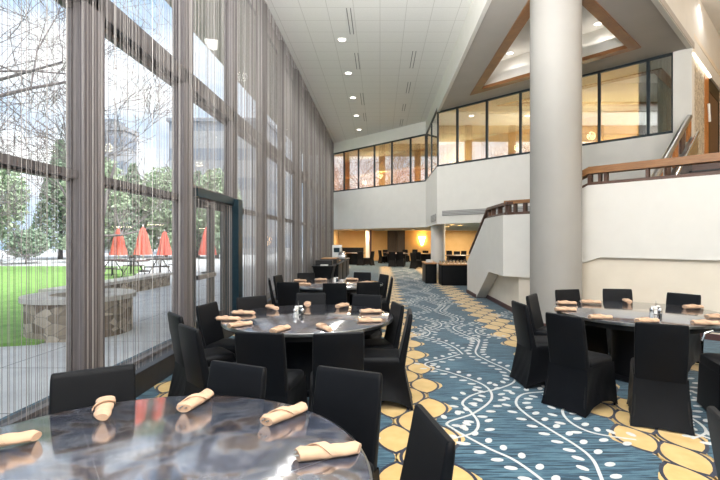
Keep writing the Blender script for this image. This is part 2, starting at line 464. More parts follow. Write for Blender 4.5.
ringprism(bm, outer, inset(tri, .02), 6.16, 6.3)
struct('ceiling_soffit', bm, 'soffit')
bm = nb(); ringprism(bm, inset(tri, -.03), inset(tri, .2), 6.13, 6.22)
struct('trim_20', bm, 'coffer_wood')
bm = nb(); ringprism(bm, inset(tri, .0), inset(tri, -.02), 6.22, 6.36)
ringprism(bm, inset(tri, -.02), inset(tri, -.3), 6.30, 6.34)
prism(bm, inset(tri, -.3), 7.02, 7.1)
ringprism(bm, inset(tri, -.3), inset(tri, -.36), 6.3, 7.1)
struct('ceiling_coffer', bm, 'white_wall')
bm = nb(); ringprism(bm, inset(tri, .12), inset(tri, .09), 6.24, 6.5)
struct('trim_21', bm, 'white_wall')
# vertical faces
struct('trim_22', B(2.03, 2.12, -3, 16.0, 6.14, 7.05), 'white_wall')
struct('ceiling_upper', prism(nb(), [(2.12, -3), (13, -3), (13, 16.3), (2.12, 5.42)], 7.6, 7.75), 'white_wall')
bm = slab(nb(), (2.03, 5.28), (7.38, 10.63), 6.14, 7.65, .1, side=1)
slab(bm, (7.38, 10.63), (13, 16.25), 6.06, 7.65, .1, side=1)
struct('wall_upper', bm, 'white_wall')
# fascia, windows and headers of the upper floor
def seg(name, p, q, ztop, zhead, npan, first=None, gl=True):
    bm = slab(nb(), p, q, 2.17, 4.2, .14, side=1)
    if zhead > ztop+.01: slab(bm, p, q, ztop, zhead, .14, side=1)
    return struct(name, bm, 'white_wall')
seg('wall_back', P1, P2, 6.32, 6.9, 6)
seg('wall_corner', P2, P3, 6.32, 6.9, 2)
seg('wall_gallery', P3, P4, 6.2, 6.2, 6)
wn = len(gaps)
def strip(p, q, z0, z1, stops, off=.0):
    global wn
    d = Vector((q[0]-p[0], q[1]-p[1])); L = d.length; d.normalize(); nr = Vector((-d.y, d.x))
    def pt(s, o): return (p[0]+d.x*s+nr.x*o, p[1]+d.y*s+nr.y*o)
    for a, b in zip(stops, stops[1:]):
        wn += 1
        bm = nb()
        w = .035
        for s0, s1, za, zb in ((a, a+w, z0, z1), (b-w, b, z0, z1), (a, b, z0, z0+.06), (a, b, z1-.07, z1)):
            slab(bm, pt(s0, off), pt(s1, off), za, zb, .06, side=1)
        fr = struct('window_%d' % wn, bm, 'frame_dark')
        obj('glass', slab(nb(), pt(a+.01, off+.03), pt(b-.01, off+.03), z0+.03, z1-.03, .008, side=1), 'lounge_glass', fr)
r2 = math.sqrt(2)
strip(P1, P2, 4.2, 6.32, [0.0]+[(24.53-y)*r2 for y in (23.9, 23.1, 22.27, 21.43, 20.6)]+[(24.53-19.97)*r2])
strip(P2, P3, 4.2, 6.32, [0, 2.0, 3.97])
strip(P3, P4, 4.2, 6.17, [0]+[(16-y)*r2 for y in (15.4, 14.58, 13.75, 12.94, 12.13, 11.3, 10.92)])
struct('wall_pier', slab(nb(), (2.03+5.08, 16-5.08), (7.38, 10.65), 2.17, 6.2, .3, side=1), 'white_wall')
# vents on the fascia
bm = nb()
for k in range(3): box(bm, 2.0, 2.029, 16.25+k*.55, 16.65+k*.55, 2.3, 2.55)
v_ = obj('wall_vent', bm, 'grille'); tag(v_, 'small grey louvred vents in the narrow corner of the white fascia', 'vent')
bm = slab(nb(), (2.2-.005, 15.83-.005), (5.6-.005, 12.43-.005), 2.45, 2.62, .02, side=-1)
v_ = obj('linear_grille', bm, 'grille'); tag(v_, 'long thin grey ventilation grille along the angled white fascia', 'vent')

# upper lounge and lower back room shells
up = [(-3.0, 24.7), (-2.56, 24.65), (2.13, 20.05), (2.13, 16.06), (7.5, 10.75), (13.5, 16.7), (13.5, 36), (-3.0, 36)]
struct('floor_upper', prism(nb(), up, 2.32, 3.5), 'warm_white')
struct('ceiling_lounge', prism(nb(), up, 6.42, 6.55), 'warm_white')
bm = slab(nb(), (-3.0, 33.0), (13.4, 19.0), 3.5, 6.42, .2, side=1)
struct('wall_lounge', bm, 'orange_wall')
bm = nb()
slab(bm, (-2.6, 28.6), (9.5, 16.5), 5.55, 6.42, .7, side=1)
struct('ceiling_bulkhead', bm, 'orange_wall')
bm = nb()
slab(bm, (1.0, 29.2), (12.0, 19.8), 5.2, 6.42, 1.2, side=1)
struct('ceiling_bulkhead', bm, 'tan_wall')
bm = nb(); box(bm, -3.4, -3.2, 24.6, 36, 0, 2.4); box(bm, -3.4, 13, 35.0, 35.2, 0, 2.4); box(bm, 12.8, 13, -3, 36, 0, 7.6)
struct('wall_rear', bm, 'orange_wall')
struct('wall_lounge_side', B(-3.0, -2.86, 24.7, 36, 3.5, 6.5), 'tan_wall')
struct('wall_behind', B(-2.9, 13, -3.2, -3, 0, 7.75), 'white_wall')
# dark panels, pillar, banquette at the back
bm = nb()
for px0, px1, Y in ((387.5, 397, 34.6), (397.5, 405, 34.2)): box(bm, (px0-CX)/F*Y, (px1-CX)/F*Y, Y, 35, 0, 2.32)
struct('wall_panel', bm, 'dark_panel')
bm = B((366-CX)/F*33, (369.5-CX)/F*33, 32.5, 33, 0, 2.32); struct('pillar', bm, 'white_wall')
bm = B((369.8-CX)/F*33, (371.6-CX)/F*33, 32.6, 33, 0, 2.32); struct('pillar_side', bm, 'skirting')
struct('column', lathe(nb(), [(.29, 0), (.29, 2.32)], 40, (2.36, 18.3)), 'white_wall', smooth=True)
# the big round column
cy_ = 8.42; cx_ = (555.5-CX)/F*cy_
struct('column', lathe(nb(), [(.455, 0), (.455, 7.03)], 64, (cx_, cy_)), 'column', smooth=True)
struct('baseboard_column', lathe(nb(), [(.47, 0), (.47, .1)], 64, (cx_, cy_)), 'skirting', smooth=True)

# ------------------------------------------------------------------ stair, landing and parapets on the right
struct('wall_stringer', upright(nb(), (2.66, 0), (0, 1), [(9.73, .82), (9.73, 2.14), (11.42, 2.14), (13.73, .95), (13.73, 0), (12.47, 0), (11.0, .82)], .27, (1, 0)), 'white_wall')
D45 = (s2, -s2); N45 = (s2, s2)
struct('wall_parapet', upright(nb(), (2.66, 9.73), D45, [(0, .82), (.72, .82), (1.99, 1.28), (9, 1.28), (9, 2.63), (1.776, 2.63), (.72, 2.14), (0, 2.14)], .25, N45), 'white_wall')
bm = B(2.95, 3.1, 9.57, 12.6, 0, 1.0)
slab(bm, (2.95, 9.57), (3.4, 9.12), 0, 1.0, .15, side=1); slab(bm, (3.4, 9.12), (11.7, .82), 0, 1.6, .15, side=1)
bm2 = bm; struct('wall_right', bm2, 'warm_white')
bm = B(2.925, 2.95, 9.56, 12.47, 0, .1); slab(bm, (2.93, 9.57), (11.7, .8), 0, .1, .02, side=1); box(bm, 2.635, 2.66, 12.47, 13.73, 0, .1); box(bm, 2.66, 2.95, 12.445, 12.47, 0, .1)
struct('baseboard_right', bm, 'skirting')
struct('floor_landing', prism(nb(), [(2.93, 9.7), (3.3, 9.25), (4.3, 10.3), (4.3, 11.5), (2.93, 11.5)], .95, 1.1), 'carpet_navy')
struct('floor_gallery', prism(nb(), [(4.1, 8.5), (9.0, 3.6), (11, 5.6), (5.7, 10.2)], 1.36, 1.5), 'carpet_navy')
bm = nb()
for k in range(7): box(bm, 3.13, 4.3, 11.55+k*.32, 11.87+k*.32, 0, 1.1-.15*(k+.3))
st = obj('staircase', bm, 'carpet_navy'); tag(st, 'carpeted stair flight behind the white sloping stringer wall', 'stairs')
t = thing('staircase', 'upper stair flight of dark treads seen through the oak balcony rail', 'stairs', (5.3, 8.6, 0))
bm = nb(); bm2 = nb()
for k in range(10):
    o0 = (k*.2*s2*1.35, k*.2*s2*1.35); z = 1.5+.2*(k+1)
    p = (o0[0], o0[1]); q = (o0[0]+2.6*s2, o0[1]-2.6*s2)
    slab(bm, p, q, z-.2, z-.02, .3, side=1); slab(bm2, (p[0]-.015, p[1]-.015), (q[0]-.015, q[1]-.015), z-.03, z, .3, side=1)
obj('riser', bm, 'dark_wood', t); obj('tread', bm2, 'black_plastic', t)
# balcony rails on the parapet
def rail(name, label, org, d, nrm, top, posts, m_top, m_low, hgt=.3, w=.16, th=.1):
    t = thing(name, label, 'railing')
    def bar(path, h0, h1, wd):
        bm = nb(); a = []
        for (s, z) in path: a.append((s, z+h0))
        for (s, z) in reversed(path): a.append((s, z+h1))
        off = (.125-wd/2)
        upright(bm, (org[0]+nrm[0]*off, org[1]+nrm[1]*off), d, a, wd, nrm); return bm
    obj('top_rail', bar(top, hgt-th, hgt, w), m_top, t); obj('bottom_rail', bar(top, .003, .06, w*.8), m_low, t)
    def zt(s):
        for (a, za), (b, zb) in zip(top, top[1:]):
            if a <= s <= b: return za+(zb-za)*(s-a)/(b-a)
        return top[-1][1]
    for s, w_ in posts:
        z = zt(s+w_/2)
        o = (org[0]+nrm[0]*.075, org[1]+nrm[1]*.075)
        za, zb = zt(s), zt(s+w_)
        obj('post', upright(nb(), o, d, [(s, za+.05), (s+w_, zb+.05), (s+w_, zb+hgt-th+.005), (s, za+hgt-th+.005)], .1, nrm), 'dark_wood', t)
    return t
rail('balcony_railing', 'long oak balcony railing on top of the right white parapet', (2.66, 9.73), D45, N45,
     [(1.0, 2.27), (1.776, 2.63), (9, 2.63)], [(1.2, .06), (1.5, .06), (1.74, .07), (1.93, .05), (2.03, .06), (2.72, .05), (5.2, .06)], 'oak', 'dark_wood', .35, .2, .13)
rail('balcony_railing', 'short oak railing left of the round column on the white parapet', (2.66, 9.73), D45, N45,
     [(0, 2.14), (.72, 2.14)], [(.02, .09), (.2, .05), (.42, .06), (.64, .07)], 'oak', 'dark_wood', .31, .18, .07)
rail('stair_railing', 'dark wooden rail going down the white stringer wall of the stair', (2.66, 0), (0, 1), (1, 0),
     [(9.6, 2.14), (11.42, 2.14), (13.73, .95)], [(9.74, .1), (10.4, .07), (11.0, .07), (11.36, .09), (12.1, .06), (12.9, .06), (13.6, .08)], 'dark_wood', 'dark_wood', .28, .16, .06)
# steel stair balustrade running up to the pier
t = thing('stair_balustrade', 'steep steel and wood stair balustrade rising to the upper landing', 'railing')
a, b = Vector((4.8, 8.12, 1.5)), Vector((7.25, 10.55, 3.55))
bm = nb(); tube(bm, [a+Vector((0, 0, .95)), b+Vector((0, 0, .93))], .07, 16); obj('top_rail', bm, 'steel', t, True)
bm = nb(); tube(bm, [a+Vector((0.12, -.12, .55)), b+Vector((.12, -.12, .55))], .035, 12); obj('lower_rail', bm, 'chrome', t, True)
for k in range(6):
    u = k/5*.9; v = u+.1
    p, q = a.lerp(b, u), a.lerp(b, v)
    bm = nb(); vs = [bm.verts.new(x) for x in (p+Vector((0, 0, .5)), q+Vector((0, 0, .5)), q+Vector((0, 0, .86)), p+Vector((0, 0, .86)))]
    f = bm.faces.new(vs); r = bmesh.ops.extrude_face_region(bm, geom=[f])
    for e in r['geom']:
        if isinstance(e, bmesh.types.BMVert): e.co += Vector((.03, -.03, 0))
    obj('infill_panel', bm, 'panel_wood' if k % 2 else 'dark_wood', t)
bm = nb(); vs = [bm.verts.new(x) for x in (a+Vector((0, 0, -.1)), b+Vector((0, 0, -.1)), b+Vector((0, 0, .45)), a+Vector((0, 0, .45)))]
f = bm.faces.new(vs); r = bmesh.ops.extrude_face_region(bm, geom=[f])
for e in r['geom']:
    if isinstance(e, bmesh.types.BMVert): e.co += Vector((.12, -.12, 0))
obj('stringer', bm, 'steel', t)
# textured wall, led strip, panel and door at the upper landing
struct('wall_feature', slab(nb(), (7.42, 10.75), (8.62, 11.95), 3.5, 6.06, .1, side=1), 'feature')
struct('wall_timber', slab(nb(), (8.6, 11.92), (9.0, 12.32), 3.5, 6.06, .1, side=1), 'panel_wood')
bm = slab(nb(), (9.0, 12.32), (9.08, 12.4), 3.5, 6.06, .12, side=1); slab(bm, (9.08, 12.4), (10.2, 13.52), 5.7, 6.06, .12, side=1)
slab(bm, (10.12, 13.44), (10.2, 13.52), 3.5, 5.7, .12, side=1)
d2 = struct('door_2', bm, 'black_metal')
obj('door_leaf', slab(nb(), (9.08, 12.42), (10.13, 13.47), 3.5, 5.7, .06, side=1), 'dark_wood', d2)
bm = nb(); tube(bm, [(8.78, 11.98, 4.75), (8.74, 11.94, 4.9), (8.7, 11.9, 5.05), (8.68, 11.88, 5.2)], .03, 8); obj('door_handle', bm, 'white_plastic', d2, True)
struct('wall_landing', slab(nb(), (10.2, 13.55), (13, 16.35), 3.5, 6.6, .1, side=1), 'white_wall')
o = obj('led_strip', slab(nb(), (7.44, 10.66), (8.98, 12.2), 6.0, 6.05, .05, side=1), 'led'); tag(o, 'bright white light strip above the textured stone wall', 'light')
# curtain behind the last gallery pane
bm = nb(); pts = []
for k in range(60):
    s = k/59; wv = .05*math.sin(s*2*PI*9)
    bx, by = 6.75+.55*s, 11.75-.5*s
    pts.append((bx+wv*s2, by+wv*s2))
for k in range(59):
    (x0, y0), (x1, y1) = pts[k], pts[k+1]
    bm.faces.new([bm.verts.new(p) for p in ((x0, y0, 3.5), (x1, y1, 3.5), (x1, y1, 6.4), (x0, y0, 6.4))])
bmesh.ops.remove_doubles(bm, verts=bm.verts, dist=1e-4)
o = obj('drape', bm, 'curtain_cloth', smooth=True); tag(o, 'pale pleated drape behind the last pane of the upstairs gallery', 'curtain')

# ------------------------------------------------------------------ ceiling fittings
def downlight(x, y, z, label, r=.1, mat='lamp', grp=None, energy=0, color=(1, .97, .93), spot=True):
    t = thing('downlight', label, 'ceiling light', (x, y, z), 0, grp)
    obj('trim_ring', lathe(nb(), [(r+.03, 0), (r+.03, -.008), (r, -.012), (r, 0)], 24, cap=False), 'white_plastic', t, True)
    obj('lens', lathe(nb(), [(r, -.002), (r*.98, -.006)], 24), mat, t)
    if energy:
        L = bpy.data.lights.new('downlight_lamp', 'SPOT'); L.energy = energy; L.color = color; L.spot_size = math.radians(150); L.spot_blend = .7; L.shadow_soft_size = .22
        lo = bpy.data.objects.new('downlight_lamp', L); C.objects.link(lo); lo.location = (x, y, z-.05)
    return t
E1 = 190
for i, (py, w) in enumerate(((39.5, 'nearest the camera'), (73, 'second from the camera'), (97.5, 'third from the camera'), (115.5, 'fourth from the camera'), (129.5, 'farthest, by the back windows'))):
    Y = F*5.27/(CY-py)
    downlight(-1.0, Y, 6.87, 'round white downlight in the tiled ceiling, %s' % w, energy=E1, grp='downlights in the tiled ceiling')
def lamp(name, x, y, z, e, size=1.1, color=(1, .99, .97)):      # added fill light above and behind the camera, without any fixture
    L = bpy.data.lights.new(name, 'POINT'); L.energy = e; L.color = color; L.shadow_soft_size = size
    lo = bpy.data.objects.new(name, L); C.objects.link(lo); lo.location = (x, y, z)
for x, y, z, e in ((-.6, -1.5, 4.6, 520), (0, 3.2, 5.4, 420), (4.5, -1.4, 5.2, 420), (9.5, 1.5, 5.6, 360), (10.8, 8.0, 6.2, 60)):
    lamp('fill_lamp', x, y, z, e)
for x in (-1.2, 1.0):                                    # unseen spots added to brighten the tiled ceiling
    L = bpy.data.lights.new('ceiling_fill_lamp', 'SPOT'); L.energy = 1050; L.color = (1, .985, .97); L.spot_size = math.radians(95); L.spot_blend = 1; L.shadow_soft_size = .3
    lo = bpy.data.objects.new('ceiling_fill_lamp', L); C.objects.link(lo); lo.location = (x, 3.6, 4.7)
    lo.rotation_euler = (Vector((1.0-.3*x, 9, 4.2))).to_track_quat('-Z', 'Y').to_euler()
downlight(8.15, 11.05, 7.6, 'small downlight on the high white ceiling at the top right corner', energy=45)
for px, py, w in ((510, 53, 'left'), (598, 23.5, 'right')):
    Y = F*5.42/(CY-py); X = (px-CX)/F*Y
    downlight(X, Y, 7.02, 'recessed light inside the wood framed ceiling coffer, %s of the column' % w, .09, energy=30)
# cove light inside the coffer
cen = inset(tri, -.15)
for i in range(3):
    p, q = Vector(cen[i]), Vector(cen[(i+1) % 3]); m = (p+q)/2
    L = bpy.data.lights.new('cove_lamp', 'AREA'); L.shape = 'RECTANGLE'; L.size = (q-p).length*.9; L.size_y = .06; L.energy = 4; L.color = (1, .97, .93)
    lo = bpy.data.objects.new('cove_lamp', L); C.objects.link(lo); lo.location = (m.x, m.y, 6.37)
    d = (q-p).normalized(); lo.rotation_euler = (PI, 0, math.atan2(d.y, d.x))
# slot diffusers
k = 0
for px, y0, y1, w in ((350.5, 8, 34, 'left row, nearest'), (357.5, 53, 69, 'left row, second'), (362.5, 93, 105, 'left row, third'), (365, 113, 121, 'left row, fourth'), (413, 51, 68, 'right row, nearest'), (408.5, 82, 93, 'right row, second'), (404, 104, 111, 'right row, third'), (401.5, 119, 126, 'right row, fourth')):
    Ya = F*5.27/(CY-y0); Yb = F*5.27/(CY-y1); X = (px-CX)/F*(Ya+Yb)/2
    bm = nb()
    for q in range(2): box(bm, X-.06+q*.09, X-.04+q*.09, Ya, min(Yb, Ya+1.6), 6.862, 6.869)
    o = obj('slot_diffuser', bm, 'slot'); tag(o, 'narrow grey air slot in the tiled ceiling, %s' % w, 'vent', 'air slots in the ceiling')

# under-gallery lamps
und = [(413, 231.2, 30), (403, 231, 31), (386, 230.7, 33), (447, 229.5, 24), (452, 228, 21), (460, 228.5, 22), (440, 230, 26), (351, 231, 32)]
for i, (px, py, Y) in enumerate(und):
    x = (px-CX)/F*Y
    downlight(x, Y, 2.32, 'warm glowing downlight under the gallery, %s' % ('eighth', 'seventh', 'sixth', 'fifth', 'fourth', 'third', 'second', 'first')[i] + ' of the scattered row', .12, 'warm_lamp', 'warm lights under the gallery', energy=0)
for x, y in ((-1.5, 27), (1.5, 24), (1.5, 30), (5, 21), (5, 27), (8.5, 24), (-1.5, 32), (6, 33), (3.5, 19)):
    L = bpy.data.lights.new('warm_lamp', 'AREA'); L.shape = 'DISK'; L.size = 1.1; L.energy = 85; L.color = (1, .80, .56)
    lo = bpy.data.objects.new('warm_lamp', L); C.objects.link(lo); lo.location = (x, y, 2.3)
t = thing('wall_sconce', 'glowing fan shaped wall sconce on the orange back wall', 'lamp', ((422-CX)/F*34.9, 34.9, 1.5))
obj('shade', lathe(nb(), [(.08, -.3), (.2, .1), (.3, .35)], 20), 'warm_lamp', t, True); obj('bracket', B(-.06, .06, .02, .1, -.1, .05), 'frame_grey', t)
# upper lounge lamps
for x, y in ((0, 26), (3.5, 22), (5.5, 18), (7.5, 16), (9.5, 15), (3, 26), (8.5, 19), (-1, 29)):
    L = bpy.data.lights.new('lounge_lamp', 'POINT'); L.energy = 105; L.color = (1, .74, .42); L.shadow_soft_size = .15
    lo = bpy.data.objects.new('lounge_lamp', L); C.objects.link(lo); lo.location = (x, y, 5.3)
for i, (px, py, Y, w) in enumerate(((611, 121, 17.5, 'right of the column'), (622, 124, 17.0, 'second right of the column'), (497, 127, 19.5, 'left of the column'), (657, 73, 12.6, 'by the pale drape'))):
    downlight((px-CX)/F*Y, Y, 6.42 if i == 3 else 5.2, 'glowing round ceiling light upstairs behind the glass, %s' % w, .16, 'warm_lamp', 'lounge ceiling lights upstairs')

# ------------------------------------------------------------------ chairs
def make_chair():
    t = thing('banquet_chair', 'x', 'chair')
    K = .90
    R = []
    for z, w, y, d in ((.40, .43, -.178, .075), (.55, .435, -.208, .062), (.70, .44, -.238, .052), (.80, .44, -.256, .046), (.865, .437, -.266, .042), (.892, .43, -.269, .036), (.90, .415, -.27, .02)):
        R.append(rrect(w*K, d, min(.018, d*.45), z+0, 0, y, 4, .022))
    bm = loft(nb(), R)
    for v in bm.verts:                                   # slightly sagging top seam
        if v.co.z > .85: v.co.z -= .012*(1-(v.co.x/.22)**2)*(v.co.z-.85)/.05
    obj('backrest', bm, 'black_cloth', t, True)
    R = []
    for z, s in ((.41, .985), (.44, 1.0), (.465, .985), (.478, .93), (.486, .75), (.488, .4)):
        R.append(rrect(.45*K*s, .44*s, .05*s, z, 0, .03, 4))
    obj('seat', loft(nb(), R), 'black_cloth', t, True)
    # stretch skirt: square at the seat, drawn to the four feet, hem arched between them
    bm = nb(); rows = 9; per = 12; grid = []
    top = (.202, .25, -.212); bot = (.232, .27, -.295)       # half width, front y, back y
    for r in range(rows+1):
        u = r/rows; ring = []
        for side in range(4):
            for i in range(per):
                v = i/per
                def rect(q):
                    w, fy, by = q
                    return [(w, by), (w, fy), (-w, fy), (-w, by)][side], [(w, fy), (-w, fy), (-w, by), (w, by)][side]
                (ax, ay), (bx, by_) = rect(top); tx, ty = ax+(bx-ax)*v, ay+(by_-ay)*v
                (ax, ay), (bx, by_) = rect(bot); qx, qy = ax+(bx-ax)*v, ay+(by_-ay)*v
                arch = 4*v*(1-v)
                hem = (.09 if side in (0, 1, 2) else .02)*arch
                z = .43+(hem-.43)*u
                k = u*(1-.15*(1-u))
                x, y = tx+(qx-tx)*k**1.25, ty+(qy-ty)*k**1.25
                pin = .03*arch*math.sin(PI*u)*(1 if side != 3 else .3)
                nx, ny = [(-1, 0), (0, -1), (1, 0), (0, 1)][side]
                wr = .004*math.sin(v*22+u*9)*u
                ring.append(bm.verts.new((x+nx*(pin+wr), y+ny*(pin+wr), max(z, .004))))
        grid.append(ring)
    k = len(grid[0])
    for a, b in zip(grid, grid[1:]):
        for i in range(k): bm.faces.new((a[i], a[(i+1) % k], b[(i+1) % k], b[i]))
    obj('skirt', bm, 'black_cloth', t, True)
    for x, y0, y1 in ((.18, .2, .245), (-.18, .2, .245), (.18, -.19, -.28), (-.18, -.19, -.28)):
        obj('leg', tube(nb(), [(x, y0, .42), (x*1.17, y1, .0)], .011, 8), 'black_metal', t)
    return t
proto = make_chair(); used = [False]
def chair(px, topy, face, label, group, far=False, dist=None):
    """px, topy: middle of the chair back's top edge in the photograph; face: heading the sitter looks, degrees from +Y clockwise"""
    Y = F*.7/(topy-CY); X = (px-CX)/F*Y
    a = math.radians(face); rz = -a
    # the back's top middle is .29 behind the origin
    x, y = X+.285*math.sin(a), Y+.285*math.cos(a)
    if not used[0]:
        used[0] = True; proto.location = (x, y, 0); proto.rotation_euler = (0, 0, rz); proto['label'] = label; proto['group'] = group; return proto
    return dup(proto, (x, y, 0), rz, label, group, ('leg',) if far else ())
def chair_xy(X, Y, face, label, group, far=False):
    return chair(CX+F*X/Y, CY+F*.7/Y, face, label, group, far)
g1 = 'chairs around the front table'
chair_xy(-1.57, 2.475, 149, 'black covered chair between the window sill and the front table', g1)
chair_xy(-.80, 2.57, 204, 'black covered chair at the far side of the front table, by the tan roll', g1)
chair_xy(-.163, 2.46, 203, 'black covered chair right of the front table, its wide back turned to the carpet', g1)
chair_xy(.22, 1.755, 257, 'black covered chair seen edge-on at the bottom middle of the photo', g1)
g2 = 'chairs around the second table'
chair(258.5, 332.3, 8, 'black covered chair with its back to the camera, left one at the second table', g2)
chair(339, 332.5, -10, 'black covered chair with its back to the camera, right one at the second table', g2)
chair_xy(-1.57, 3.66, 46, 'black covered chair left of the second table, nearest the front table', g2)
chair_xy(-1.96, 4.27, 50, 'black covered chair closest to the window sill at the second table', g2)
chair_xy(-1.93, 4.98, 100, 'black covered chair left of the second table facing right, before the exit door', g2)
chair_xy(-1.61, 5.62, 140, 'black covered chair behind the second table at its far left', g2)
chair_xy(-.16, 5.8, 195, 'black covered chair behind the second table at its far right', g2)
chair_xy(-.92, 6.0, 180, 'black covered chair hidden low behind the middle of the second table', g2)
chair_xy(.21, 5.0, 255, 'black covered chair right of the second table, the farther of two', g2)
chair_xy(.31, 4.45, 272, 'black covered chair right of the second table, edge-on and nearer', g2)
g3 = 'chairs around the third table'
chair(287.5, 282, 10, 'black covered chair at the third table, left of three backs facing us', g3)
chair(334.5, 283, 2, 'black covered chair at the third table, middle of three backs facing us', g3)
chair(368.5, 282, -8, 'black covered chair at the third table, right of three backs facing us', g3)
chair_xy(-2.02, 8.15, 75, 'black covered chair left of the third table, nearer of two', g3)
chair_xy(-2.06, 9.0, 100, 'black covered chair left of the third table, farther of two', g3)
chair_xy(-1.6, 9.7, 150, 'black covered chair behind the third table, left one', g3)
chair_xy(-.38, 9.84, 195, 'black covered chair behind the third table, right one', g3)
chair_xy(.1, 9.2, 245, 'black covered chair right of the third table, farther of two', g3)
chair_xy(.24, 8.5, 270, 'black covered chair right of the third table, nearer of two', g3)
g4 = 'chairs around the right table'
chair_xy(2.66, 6.42, 165, 'black covered chair behind the right table, left one beside the column', g4)
chair_xy(3.42, 6.5, 190, 'black covered chair behind the right table, middle one', g4)
chair_xy(4.0, 5.92, 233, 'black covered chair behind the right table, right one', g4)
chair_xy(1.94, 5.8, 125, 'black covered chair left of the right table, farther one with its back to the stair', g4)
chair_xy(1.55, 5.05, 84, 'black covered chair left of the right table, edge-on beside the blue aisle', g4)
chair_xy(1.72, 4.23, 55, 'large black covered chair at the near left of the right table, foot showing', g4)
chair_xy(2.36, 3.77, 26, 'large black covered chair with flat back at the near side of the right table', g4)
chair_xy(1.33, 1.74, 110, 'black covered chair cut off at the bottom right edge of the photo', 'chair at the photo edge')
# chair with chrome arms, back beyond the right edge
t = thing('armchair', 'black chair with a chrome arm at the right edge, beside the right table', 'chair', (3.28, 4.08, 0), math.radians(75))
obj('seat', loft(nb(), [rrect(.5*s, .52*s, .06*s, z, 0, .0, 4) for z, s in ((.40, .97), (.45, 1), (.5, .97), (.515, .85))]), 'black_cloth', t, True)
bm = loft(nb(), [rrect(.5+.03*(1-z/.42), .52+.03*(1-z/.42), .05, z, 0, 0, 4) for z in (.03, .15, .3, .42)]); obj('skirt', bm, 'black_cloth', t, True)
obj('backrest', loft(nb(), [rrect(.5, .06, .025, z, 0, -.26-.05*(z-.45), 4) for z in (.44, .6, .75, .83)]), 'black_cloth', t, True)
for s in (-1, 1):
    o = obj('armrest', tube(nb(), [(s*.27, .2, .3), (s*.27, .21, .62), (s*.27, .19, .69), (s*.27, .13, .715), (s*.27, -.24, .7)], .014, 10), 'chrome', t, True)
    bm = B(s*.27-.025, s*.27+.025, -.2, .12, .715, .74, .008); obj('arm_pad', bm, 'black_plastic', o)
# chairs in the far room
gf = 'chairs in the far dining area'
far = [(360, 251.2, 20, 'far dining chair left of the white pillar base'), (373, 251.2, -60, 'far dining chair just in front of the white pillar'), (379.5, 250.2, 60, 'far dining chair against the bright orange wall, left one'),
       (392, 251.8, 5, 'far dining chair with its back to us in front of the dark panel'), (400, 251.7, 10, 'far dining chair with its back to us, second from the dark panel'), (412.5, 252.6, 45, 'far dining chair half turned, beside the bare aisle'),
       (418, 252.0, -20, 'far dining chair to the left of the white under-gallery column'), (425.5, 250.5, 180, 'far dining chair half hidden by the white under-gallery column'), (385, 249.7, 150, 'far dining chair behind the far table, left'),
       (405, 249.6, 170, 'far dining chair behind the far table below the dark panel'), (449, 250.6, 170, 'far dining chair behind the wooden buffet, left'), (457, 251.2, 200, 'far dining chair behind the wooden buffet, middle'), (464, 250.8, 220, 'far dining chair behind the wooden buffet, next to the stair'), (415, 249.4, 190, 'far dining chair below the glowing sconce')]
for px, ty, fc, lb in far: chair(px, ty, fc, 'black covered '+lb, gf, True)
bm = B(-3.1, -1.2, 32.2, 32.9, 0, .5, .03); box(bm, -3.1, -1.2, 32.7, 32.95, .5, 1.05, .04)
o = obj('banquette', bm, 'black_cloth'); tag(o, 'dark banquette bench along the orange recess at the back left', 'bench')

# ------------------------------------------------------------------ round tables
def make_table():
    t = thing('round_table', 'x', 'table')
    obj('tabletop', lathe(nb(), [(.908, .727), (.908, .76), (.904, .762)], 96), 'laminate', t, True)
    obj('edge_band', lathe(nb(), [(.909, .728), (.917, .73), (.918, .745), (.917, .757), (.909, .7615)], 96, cap=False), 'steel', t, True)
    obj('apron', lathe(nb(), [(.80, .66), (.80, .727)], 64), 'black_plastic', t, True)
    obj('pedestal', lathe(nb(), [(.36, 0), (.36, .03), (.30, .05), (.27, .25), (.27, .5), (.34, .66)], 40), 'black_cloth', t, True)
    return t
tb = make_table()
T1 = (-.94, 1.52); T2 = (-.775, 4.94); T3 = (-.86, 8.72); T4 = (3.03, 5.3)
tb.location = (*T1, 0); tb['label'] = 'large round slate laminate table in the left foreground, reflecting the windows'
dup(tb, (*T2, 0), .7, 'round slate laminate table in the middle left, second from the camera')
dup(tb, (*T3, 0), .2, 'round slate laminate table farther back on the left, third in the row')
dup(tb, (*T4, 0), 1.1, 'round slate laminate table on the right in front of the round column')
tf = thing('dining_table', 'x', 'table')
obj('tabletop', lathe(nb(), [(.75, .73), (.75, .76)], 40), 'dark_wood', tf, True); obj('tablecloth_skirt', lathe(nb(), [(.45, 0), (.5, .73)], 32), 'black_cloth', tf, True)
tf.location = ((354-CX)/F*29.6, 29.6, 0); tf['label'] = 'far dark dining table beside the buffet, at the orange recess'
dup(tf, (.98, 30.8, 0), 0, 'far dark dining table in front of the bright orange wall'); dup(tf, (1.15, 28.4, 0), 0, 'far dark dining table below the dark wall panels')
dup(tf, (3.0, 28.2, 0), 0, 'far dark dining table behind the white under-gallery column'); dup(tf, ((457-CX)/F*25, 25, 0), 0, 'far dark dining table behind the wooden buffet on the right')

